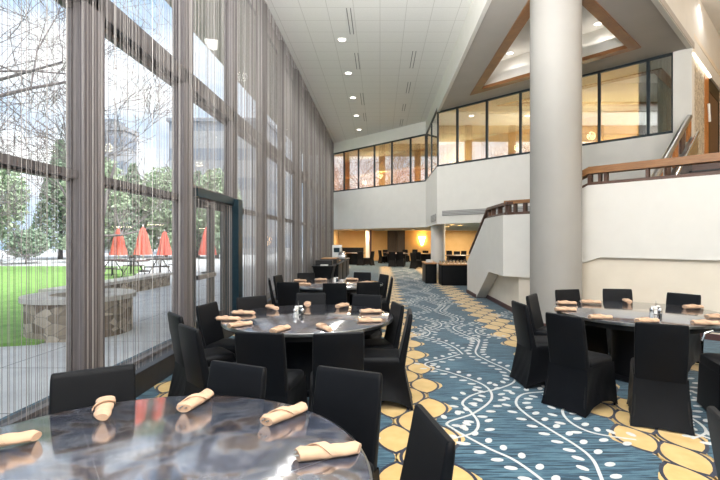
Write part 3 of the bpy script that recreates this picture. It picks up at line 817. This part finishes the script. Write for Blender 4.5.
# ------------------------------------------------------------------ napkin rolls
def make_napkin():
    t = thing('napkin_roll', 'x', 'napkin')
    R = []
    for k in range(13):
        u = k/12; x = -.105+.21*u
        w = .036-.006*u+(-.006 if k in (0, 12) else 0)+.0015*math.sin(u*17)
        h = .0205-.003*u-(.003 if k in (0, 12) else 0)+.001*math.sin(u*23)
        ring = []
        for j in range(20):
            a = 2*PI*j/20
            ripple = 1+.05*math.sin(a*3+u*5)
            ring.append((x+.012*math.cos(a)*(1 if k > 9 else -.6 if k < 3 else 0), w*math.cos(a)*ripple, max(.0, h+h*math.sin(a)*ripple)))
        R.append(ring)
    obj('cloth', loft(nb(), R), 'napkin', t, True)
    bm = nb()                                            # the loose corner wrapped round the roll
    pr = None
    for k in range(15):
        a = math.radians(-10+190*k/14); u = k/14
        y, z = .040*math.cos(a), .021+.0245*math.sin(a)
        x0 = -.085+.09*u; x1 = x0+.05-.03*u
        cur = [bm.verts.new((x0, y, z)), bm.verts.new((x1, y*1.05, z+.002)), bm.verts.new((x1, y*1.0, z-.003)), bm.verts.new((x0, y*.93, z-.003))]
        if pr:
            for i in range(4): bm.faces.new((pr[i], pr[(i+1) % 4], cur[(i+1) % 4], cur[i]))
        pr = cur
    obj('folded_corner', bm, 'napkin', t, True)
    bm = nb()
    for dy, dz in ((-.012, .022), (.004, .028), (.014, .02)): box(bm, -.118, -.02, dy-.004, dy+.004, dz-.0015, dz+.0015, .001)
    obj('cutlery', bm, 'steel', t)
    return t
nk = make_napkin(); nused = [False]
ZT = .7625
def napkin(px, py, ang, label, group, s=1.15):
    x, y = at(px, py, ZT)
    if not nused[0]:
        nused[0] = True; nk.location = (x, y, ZT); nk.rotation_euler = (0, 0, math.radians(ang)); nk['label'] = label; nk['group'] = group; o = nk
    else: o = dup(nk, (x, y, ZT), math.radians(ang), label, group)
    o.scale = (s, s, s); return o
q1 = 'napkin rolls on the front table'
napkin(104, 412, -62, 'tan napkin roll seen end-on with cutlery showing, on the front table', q1)
napkin(198, 403.5, 80, 'tan napkin roll slanting at the far edge of the front table', q1)
napkin(287, 417.5, 52, 'tan napkin roll with loose folded corner on the front table, second from right', q1)
napkin(329, 456.5, 15, 'long tan napkin roll at the right rim of the front table', q1)
napkin(0, 446, 25, 'tan napkin roll cut off at the left edge of the front table', q1)
q2 = 'napkin rolls on the second table'
for px, py, a, w in ((243, 314.5, -2, 'beyond two others at the left end'), (228, 320.5, -4, 'at the very left end'), (241, 326.5, 42, 'the nearest at the left end'), (272, 309, -50, 'far left'), (281.5, 331, 65, 'at the near rim, left'),
                     (307.5, 305.5, 100, 'far middle behind the shakers'), (343, 307, 62, 'far right, slanted'), (371, 313, 8, 'right end, farther of two'), (370, 322.5, 4, 'right end, nearer of two'), (324, 329.5, -58, 'at the near rim, right')):
    napkin(px, py, a, 'tan napkin roll on the second table, %s' % w, q2)
q3 = 'napkin rolls on the third table'
for px, py, a, w in ((300, 281.5, 0, 'left'), (304, 285, 5, 'near left'), (321, 280.5, 20, 'far middle'), (352, 280, 0, 'far right'), (368, 283.5, 10, 'right')):
    napkin(px, py, a, 'small tan napkin roll on the third table, %s' % w, q3)
q4 = 'napkin rolls on the right table'
for px, py, a, w in ((567, 304.5, -5, 'left end, farther of two'), (566, 311, -3, 'left end, nearer of two'), (591, 303.5, -15, 'far rim, left of the middle'), (601, 319, -2, 'near rim, behind the large left chair'), (627, 302.5, 75, 'far rim, seen end-on'), (694, 308.5, 4, 'far right beside the back chair'), (706, 325, -12, 'near right rim'), (718, 318.5, 0, 'cut by the right edge of the photo'), (648, 322.5, 5, 'beside the caddy')):
    napkin(px, py, a, 'pale tan napkin roll on the right table, %s' % w, q4)

# shakers and caddies
def shaker(name, px, py, label, fill, h=.1, grp=None):
    x, y = at(px, py, ZT)
    t = thing(name, label, 'shaker', (x, y, ZT), 0, grp)
    obj('glass_body', lathe(nb(), [(.021, 0), (.024, .01), (.019, h*.7)], 16), 'shaker_glass', t, True)
    obj('contents', lathe(nb(), [(.016, .004), (.018, .01), (.016, h*.5)], 12), fill, t, True)
    obj('cap', lathe(nb(), [(.02, h*.7), (.021, h*.85), (.015, h), (.004, h+.004)], 16), 'chrome', t, True)
shaker('salt_shaker', 295, 318, 'glass salt shaker with chrome cap on the second table', 'white_plastic')
shaker('pepper_shaker', 302.5, 318, 'glass pepper shaker with chrome cap on the second table', 'black_plastic')
def caddy(px, py, label, z=ZT):
    x, y = at(px, py, z)
    t = thing('condiment_caddy', label, 'caddy', (x, y, z))
    bm = B(-.05, .05, -.035, .035, 0, .006); 
    for sx in (-.05, .05):
        for sy in (-.035, .035): tube(bm, [(sx, sy, 0), (sx, sy, .06)], .003, 6)
    tube(bm, [(-.05, -.035, .06), (.05, -.035, .06), (.05, .035, .06), (-.05, .035, .06), (-.05, -.035, .06)], .003, 6)
    tube(bm, [(0, 0, 0), (0, 0, .15)], .003, 6); obj('rack', bm, 'chrome', t)
    obj('sachets', B(-.04, .0, -.028, .028, .006, .09, .003), 'white_plastic', t)
    o = obj('jar', lathe(nb(), [(.02, .006), (.022, .03), (.02, .08)], 14, (.026, 0)), 'teal_frame', t, True)
    obj('lid', lathe(nb(), [(.02, .08), (.02, .095)], 14, (.026, 0)), 'white_plastic', o, True)
caddy(298.5, 314, 'small wire condiment caddy behind the shakers on the second table')
caddy(656, 314, 'wire condiment caddy in the middle of the right table')
caddy(336, 282, 'small dark condiment caddy on the third table')
shaker('salt_shaker', 652, 319, 'white capped shaker in front of the caddy on the right table', 'white_plastic', .12)
shaker('pepper_shaker', 660, 319.5, 'second shaker in front of the caddy on the right table', 'black_plastic', .12)
o = obj('dinner_plate', lathe(nb(), [(.05, 0), (.085, .006), (.13, .018), (.125, .02), (.05, .008)], 28), 'cream'); x, y = at(352.5, 281.8, ZT); o.location = (x+.25, y-.3, ZT); tag(o, 'small round tan plate on the third table', 'plate')

# ------------------------------------------------------------------ buffets
def buffet(name, label, x0, x1, y0, y1, top, z=.76, waist=.0, grp=None):
    t = thing(name, label, 'buffet table', ((x0+x1)/2, (y0+y1)/2, 0), 0, grp)
    w, d = x1-x0, y1-y0
    obj('tabletop', loft(nb(), [rrect(w, d, .03, z-.04), rrect(w, d, .03, z)]), top, t, True)
    R = []
    for k in range(7):
        u = k/6; s = 1-waist*math.sin(PI*min(1, u*1.1))-.06
        R.append(rrect(w*s, d*(1-.06-waist*.3*math.sin(PI*u)), .04, u*(z-.04)))
    obj('stretch_cover', loft(nb(), R), 'black_cloth', t, True)
    return t
buffet('buffet_table', 'wood topped black draped buffet table in front of the far column, left unit', 1.66, 2.1, 16.5, 18.0-.1, 'buffet_wood')
buffet('buffet_table', 'wood topped black draped buffet table in front of the far column, right unit', 2.13, 3.2, 15.75, 16.7, 'buffet_wood')
gl = thing('tumbler', 'x', 'glass'); obj('body', lathe(nb(), [(.026, 0), (.034, .11)], 12), 'shaker_glass', gl, True); obj('drink', lathe(nb(), [(.022, .004), (.028, .07)], 10), 'cream', gl, True)
k = 0
for i in range(8):
    for j in range(3):
        x = 2.2+i*.13+(j % 2)*.04; y = 15.88+j*.28
        if k == 0: gl.location = (x, y, .76)
        else: dup(gl, (x, y, .76), 0, 'x')
        k += 1
for o in [o for o in C.objects if o.name.startswith('tumbler')]:
    o['label'] = 'small tumbler in the rows of glasses on the wooden buffet'; o['group'] = 'glasses on the wooden buffet'
pl = obj('plate_stack', lathe(nb(), [(.1, 0), (.13, .02), (.13, .1), (.12, .11)], 20), 'white_plastic'); pl.location = (1.84, 16.75, .76); tag(pl, 'stack of white plates on the left wooden buffet unit', 'plates')
gb = 'black buffet tables along the windows'
buffet('buffet_table', 'flared black stretch-cover buffet table nearest the third table', -2.2, -1.5, 14.5, 15.5, 'black_cloth', .76, .2, gb)
buffet('buffet_table', 'black buffet table along the windows, second in the row', -2.2, -1.42, 15.6, 17.4, 'black_cloth', .76, .03, gb)
buffet('buffet_table', 'black buffet table along the windows, third in the row', -2.2, -1.42, 17.5, 19.3, 'black_cloth', .76, .03, gb)
buffet('buffet_table', 'black buffet table along the windows, last in the row', -2.2, -1.42, 19.4, 21.2, 'black_cloth', .76, .03, gb)
def onto(name, bm, m, loc, label, cat, grp=None, smooth=False):
    o = obj(name, bm, m, smooth=smooth); o.location = loc; tag(o, label, cat, grp); return o
onto('display_riser', B(-.28, .28, -.16, .16, 0, .17, .01), 'black_plastic', (-1.86, 15.05, .76), 'black box riser on the first black buffet table', 'riser')
onto('display_riser', B(-.3, .3, -.5, .5, 0, .16, .01), 'black_plastic', (-1.84, 16.5, .76), 'long black riser under wooden boards on the second buffet table', 'riser')
onto('serving_board', B(-.26, .26, -.42, .42, 0, .03, .008), 'buffet_wood', (-1.84, 16.5, .92), 'wooden serving board on the long black riser', 'board')
onto('serving_board', B(-.2, .2, -.3, .3, 0, .03, .008), 'buffet_wood', (-1.8, 18.1, .76), 'wooden serving board on the third buffet table', 'board')
onto('napkin_stack', B(-.12, .12, -.08, .08, 0, .04, .006), 'white_plastic', (-1.82, 14.7, .76), 'flat white stack in front of the black riser', 'napkins')
t = thing('drink_dispenser', 'white drink machine standing at the far end of the black buffets', 'dispenser', (-1.9, 20.0, .76))
obj('body', B(-.2, .2, -.25, .25, 0, .62, .03), 'white_plastic', t, True); obj('screen', B(-.13, .13, -.262, -.25, .3, .5), 'teal_frame', t); obj('drip_tray', B(-.18, .18, -.38, -.25, 0, .06, .01), 'steel', t)
t = thing('chafing_dish', 'steel chafing dish beside the white drink machine', 'dish', (-1.62, 19.2, .76))
obj('pan', B(-.16, .16, -.3, .3, .02, .2, .02), 'steel', t, True); obj('roll_lid', loft(nb(), [rrect(.3*s, .58*s, .05*s, z) for z, s in ((.2, 1), (.28, .95), (.34, .75), (.36, .4))]), 'chrome', t, True)

# ------------------------------------------------------------------ outdoors
struct('terrace_ground', B(-60, -2.87, -30, 90, -.4, -.02), 'paving')
struct('lawn', prism(nb(), [(-5.3, 6.95), (-5.2, 8.9), (-8.2, 12), (-11, 20), (-14, 27), (-40, 27), (-40, 5), (-14, 4.5)], -.02, .03), 'lawn')
# round stone fire pit bench
t = thing('stone_planter', 'round stone walled fire pit with a pale cap, out on the patio', 'planter', (-5.25, 7.9, -.02))
obj('stone_wall', lathe(nb(), [(.80, 0), (.80, .6), (.5, .6), (.5, .0)], 48, cap=False), 'stone', t)
obj('cap', lathe(nb(), [(.86, .6), (.86, .68), (.45, .68), (.45, .6)], 48, cap=False), 'cap_stone', t)
obj('soil', lathe(nb(), [(.49, .5), (.49, .54)], 32), 'soil', t)
t = thing('stone_wall', 'long low stone retaining wall with a flat cap beyond the patio', 'wall')
obj('masonry', slab(nb(), (-7.6, 10.8), (-7.55, 16.2), -.02, .34, .5, side=1), 'stone', t)
obj('coping', slab(nb(), (-7.54, 10.74), (-7.49, 16.26), .34, .42, .62, side=1), 'cap_stone', t)
def umbrella(px, topy, Y, label):
    X = (px-CX)/F*Y; ztop = H+(CY-topy)*Y/F
    t = thing('patio_umbrella', label, 'umbrella', (X, Y, -.02), random.random(), 'closed red umbrellas on the terrace')
    obj('pole', lathe(nb(), [(.03, 0), (.03, ztop+.02)], 10), 'white_plastic', t, True)
    obj('base', lathe(nb(), [(.3, 0), (.3, .05), (.06, .1)], 20), 'black_metal', t, True)
    rings = []
    for z, r in ((0, .03), (.12, .1), (.5, .2), (.9, .26), (1.25, .33), (1.42, .36)):
        rings.append([((r*(1+.22*math.cos(8*a_)))*math.cos(a_), (r*(1+.22*math.cos(8*a_)))*math.sin(a_), ztop-z) for a_ in [2*PI*k/48 for k in range(48)]])
    obj('canopy', loft(nb(), rings), 'umbrella_red', t, True)
    obj('finial', lathe(nb(), [(.02, ztop), (.05, ztop+.05), (.02, ztop+.12)], 10), 'white_plastic', t, True)
umbrella(118.5, 228, 24, 'closed red umbrella outside, leftmost of three in the second window')
umbrella(143, 226.5, 23, 'closed red umbrella outside, middle and widest in the second window')
umbrella(164.5, 231, 27, 'closed red umbrella outside, slimmest, at the right of the second window')
umbrella(207.5, 225.5, 22, 'closed red umbrella outside, seen through the exit door')
for px, Y, w in ((112, 20, 'left'), (134, 19, 'middle'), (160, 21, 'right')):
    X = (px-CX)/F*Y
    t = thing('patio_table', 'dark metal patio table outside beyond the stone wall, %s' % w, 'table', (X, Y, -.02), 0, 'patio tables outside')
    obj('tabletop', lathe(nb(), [(.6, .72), (.6, .75)], 32), 'black_metal', t, True)
    for k in range(4):
        a_ = k*PI/2+.5; obj('leg', tube(nb(), [(.1*math.cos(a_), .1*math.sin(a_), .72), (.35*math.cos(a_), .35*math.sin(a_), .3), (.5*math.cos(a_), .5*math.sin(a_), 0)], .02, 6), 'black_metal', t)
    for k in range(2):
        a_ = 1.2+k*2.2
        c = thing('patio_chair', 'dark metal patio chair outside at the %s patio table, %s' % (w, ('near side', 'far side')[k]), 'chair', (X+.95*math.cos(a_), Y+.95*math.sin(a_), -.02), a_+PI/2, 'patio chairs outside')
        obj('seat', B(-.24, .24, -.24, .24, .42, .45), 'black_metal', c)
        bm = nb(); tube(bm, [(-.23, -.23, .43), (-.23, -.3, .9), (.23, -.3, .9), (.23, -.23, .43)], .015, 6)
        for q in range(4): tube(bm, [(-.14+q*.093, -.24, .44), (-.14+q*.093, -.3, .9)], .009, 5)
        obj('backrest', bm, 'black_metal', c)
        for sx in (-.22, .22):
            for sy in (-.22, .22): obj('leg', tube(nb(), [(sx, sy, .43), (sx*1.1, sy*1.1, 0)], .013, 6), 'black_metal', c)
# trees
def leaf_tree(name, label, x, y, h, r, mat, n, trunk=.18, cone=False, leaf=.3, grp='trees beyond the lawn'):
    t = thing(name, label, 'tree', (x, y, -.02), 0, grp)
    obj('trunk', tube(nb(), [(0, 0, 0), (.05, .04, h*.3), (0, .02, h*.75)], [trunk, trunk*.8, trunk*.3], 8), 'bark', t, True)
    bm = nb()
    for _ in range(n):
        u = random.random()
        if cone: zz = h*(.08+.92*u); rr = r*(1-u*.93)*math.sqrt(random.uniform(.2, 1))
        else:
            q = Vector((random.gauss(0, 1), random.gauss(0, 1), random.gauss(0, 1))).normalized()*random.uniform(.55, 1)
            zz = None
        a_ = random.uniform(0, 2*PI)
        p = Vector((rr*math.cos(a_), rr*math.sin(a_), zz)) if cone else Vector((q.x*r, q.y*r, h*.58+q.z*h*.42))
        ax = Vector((random.gauss(0, 1), random.gauss(0, 1), random.gauss(0, .6))).normalized()*leaf*random.uniform(.5, 1.2); ay = ax.cross(Vector((random.gauss(0, 1), random.gauss(0, 1), random.gauss(0, 1)))).normalized()*leaf*.4
        bm.faces.new([bm.verts.new(p+v) for v in (ax, ay, -ax, -ay)])
    obj('foliage', bm, mat, t)
def bare_tree(label, x, y, h, depth=5, lean=(0, 0), grp='bare trees outside', seed=3, limbs=()):
    rnd = random.Random(seed)
    t = thing('bare_tree', label, 'tree', (x, y, -.02), 0, grp)
    bt = nb(); bb = nb()
    def grow(p, d, L, r, lv):
        if p.x+x+d.x*L*1.1 > -4.7: d = Vector((-.1, d.y, d.z)).normalized()
        if p.x+x > -4.7: return
        pts = [p]; rs = [r]; q = p.copy(); dd = d.copy()
        for k in range(3):
            dd = (dd+Vector((rnd.gauss(0, .13), rnd.gauss(0, .13), rnd.gauss(.03, .1)))).normalized()
            if q.x+x+dd.x*L/3 > -4.7: dd.x = -abs(dd.x)*.3
            q = q+dd*L/3; pts.append(q.copy()); rs.append(r*(1-.22*(k+1)))
        tube(bt if lv == depth else bb, pts, [max(q, .0045 if x > -10 else .012) for q in rs], 6 if lv > 2 else 3, False)
        if lv == 0: return
        for k in range(4 if lv > 1 else 3):
            i = rnd.choice((1, 2, 3)); a = Vector((rnd.gauss(0, 1), rnd.gauss(0, 1), rnd.gauss(.2, .5))).normalized()
            grow(pts[i], (dd*.7+a*.75).normalized(), L*rnd.uniform(.58, .78), rs[i]*.6, lv-1)
    grow(Vector((0, 0, 0)), Vector((lean[0], lean[1], 1)).normalized(), h*.42, h*.014, depth)
    for p0, d0, L0, r0, lv0 in limbs: grow(Vector(p0), Vector(d0).normalized(), L0, r0, lv0)
    obj('trunk', bt, 'bark', t, True); obj('branches', bb, 'bark', t, True)
bare_tree('large bare tree outside whose limbs cross the upper part of the first window', -8.9, 8.3, 11, 5, (.05, -.05), seed=5, limbs=[((0, 0, 3.7), (1, .05, .42), 3.5, .055, 4), ((0, 0, 4.3), (1, .1, .08), 3.6, .045, 4), ((0, 0, 4.6), (1, .2, .15), 3.4, .03, 4), ((0, 0, 5.2), (1, .15, .4), 3.4, .03, 4)])
bare_tree('bare branching tree outside in the second window, before the grey building', -13.6, 22, 13, 5, (0, 0), seed=9)
bare_tree('bare tree far left behind the lawn', -30, 20, 13, 5, (.05, 0), seed=12)
bare_tree('bare tree behind the round fire pit, at the lawn edge', -26, 27, 12, 5, (.05, 0), seed=21)
kinds = [('leaf_dark', True), ('leaf_mid', False), ('leaf_brown', False)]
spots = [(-33, 18, 8, 3.0, 0, 'dark evergreen at the far left of the lawn'), (-31, 23, 7, 3.2, 2, 'grey brown leafless shrub tree left of the evergreens'), (-30, 28, 9, 3.2, 0, 'dark evergreen behind the middle of the lawn'), (-28, 32, 8, 3.4, 1, 'pale green tree behind the fire pit'),
         (-27, 38, 10, 3.6, 0, 'dark evergreen left behind the umbrellas'), (-24, 38, 9, 3.6, 1, 'pale green tree behind the leftmost umbrella'), (-22.5, 41, 8.5, 3.4, 0, 'dark evergreen behind the middle umbrella'), (-20, 42, 8.5, 3.6, 1, 'pale green tree behind the slim umbrella'), (-17, 42, 8, 3.2, 0, 'dark evergreen behind the exit door umbrella'), (-35, 30, 9, 3.6, 1, 'pale green tree far behind the lawn'), (-14.5, 40, 8, 3, 1, 'pale green tree right of the exit door'), (-36, 14, 9, 3.4, 1, 'pale green tree at the left end of the lawn')]
for x, y, h, r, k, w in spots:
    leaf_tree(('evergreen_tree', 'leafy_tree', 'shrub_tree')[k], w, x, y, h*(1.0 if -29 < x < -14 else .62), r*.72, kinds[k][0], 5200, cone=kinds[k][1], leaf=.24)
for i in range(9):
    u = i/8; x = -34+u*20; y = 22+u*17
    leaf_tree('shrub', 'rounded shrub in the hedge line beyond the lawn, number %s from the left' % ('one', 'two', 'three', 'four', 'five', 'six', 'seven', 'eight', 'nine')[i], x, y, 2.4, 1.3, 'leaf_mid' if i % 2 else 'leaf_dark', 1800, .06, leaf=.16, grp='shrubs beyond the lawn')
t = thing('office_building', 'grey flat roofed building outside, behind the trees in the second window', 'building', (-34.7, 58, -.02))
obj('block', B(-3.6, 2.3, -1, 2, 0, 15.5), 'facade', t); obj('parapet_roof', B(-3.8, 2.5, -1.2, 2.2, 15.5, 16.0), 'facade', t); obj('roof_plant', B(-2, 1, -.8, 1.5, 16, 17.0), 'facade', t)
t = thing('office_building', 'pale grey building outside, seen above the exit door', 'building', (-18.5, 54, -.02))
obj('block', B(-4.5, 6, -5, 5, 0, 14.5), 'facade', t); obj('parapet_roof', B(-4.7, 6.2, -5.2, 5.2, 14.5, 14.9), 'facade', t)

# ------------------------------------------------------------------ sky, camera, view
w = bpy.data.worlds.new('sky'); bpy.context.scene.world = w; w.use_nodes = True
nt = w.node_tree; nt.nodes.clear()
out = nt.nodes.new('ShaderNodeOutputWorld'); bg = nt.nodes.new('ShaderNodeBackground')
tc = nt.nodes.new('ShaderNodeTexCoord'); mp = nt.nodes.new('ShaderNodeMapping'); mp.inputs['Scale'].default_value = (1, 1, 2.5)
nz = nt.nodes.new('ShaderNodeTexNoise'); nz.inputs['Scale'].default_value = 3.0; nz.inputs['Detail'].default_value = 6
cr = nt.nodes.new('ShaderNodeValToRGB'); e = cr.color_ramp.elements
e[0].position = .36; e[0].color = lin((150, 184, 222)); e[1].position = .6; e[1].color = lin((250, 251, 253))
nt.links.new(tc.outputs['Generated'], mp.inputs[0]); nt.links.new(mp.outputs[0], nz.inputs['Vector']); nt.links.new(nz.outputs[0], cr.inputs[0])
nt.links.new(cr.outputs[0], bg.inputs[0]); bg.inputs[1].default_value = 1.25; nt.links.new(bg.outputs[0], out.inputs[0])
L = bpy.data.lights.new('sun', 'SUN'); L.energy = 7.0; L.angle = .5; L.color = (1, .97, .92)
lo = bpy.data.objects.new('sun', L); C.objects.link(lo); lo.rotation_euler = (math.radians(40), 0, math.radians(60))

cam = bpy.data.cameras.new('camera'); cam.sensor_width = 36; cam.lens = F/720*36; cam.shift_x = -(CX-360)/720; cam.clip_end = 300
co = bpy.data.objects.new('camera', cam); C.objects.link(co); co.location = (0, 0, H); co.rotation_euler = (PI/2, 0, 0)
S = bpy.context.scene; S.camera = co
S.view_settings.view_transform = 'Standard'; S.view_settings.look = 'None'; S.view_settings.gamma = 1; S.view_settings.exposure = 0.47
S.view_settings.use_curve_mapping = False
S.cycles.max_bounces = 9; S.cycles.diffuse_bounces = 5; S.cycles.glossy_bounces = 4; S.cycles.transparent_max_bounces = 12
S.cycles.sample_clamp_indirect = 6; S.cycles.caustics_reflective = False; S.cycles.caustics_refractive = False
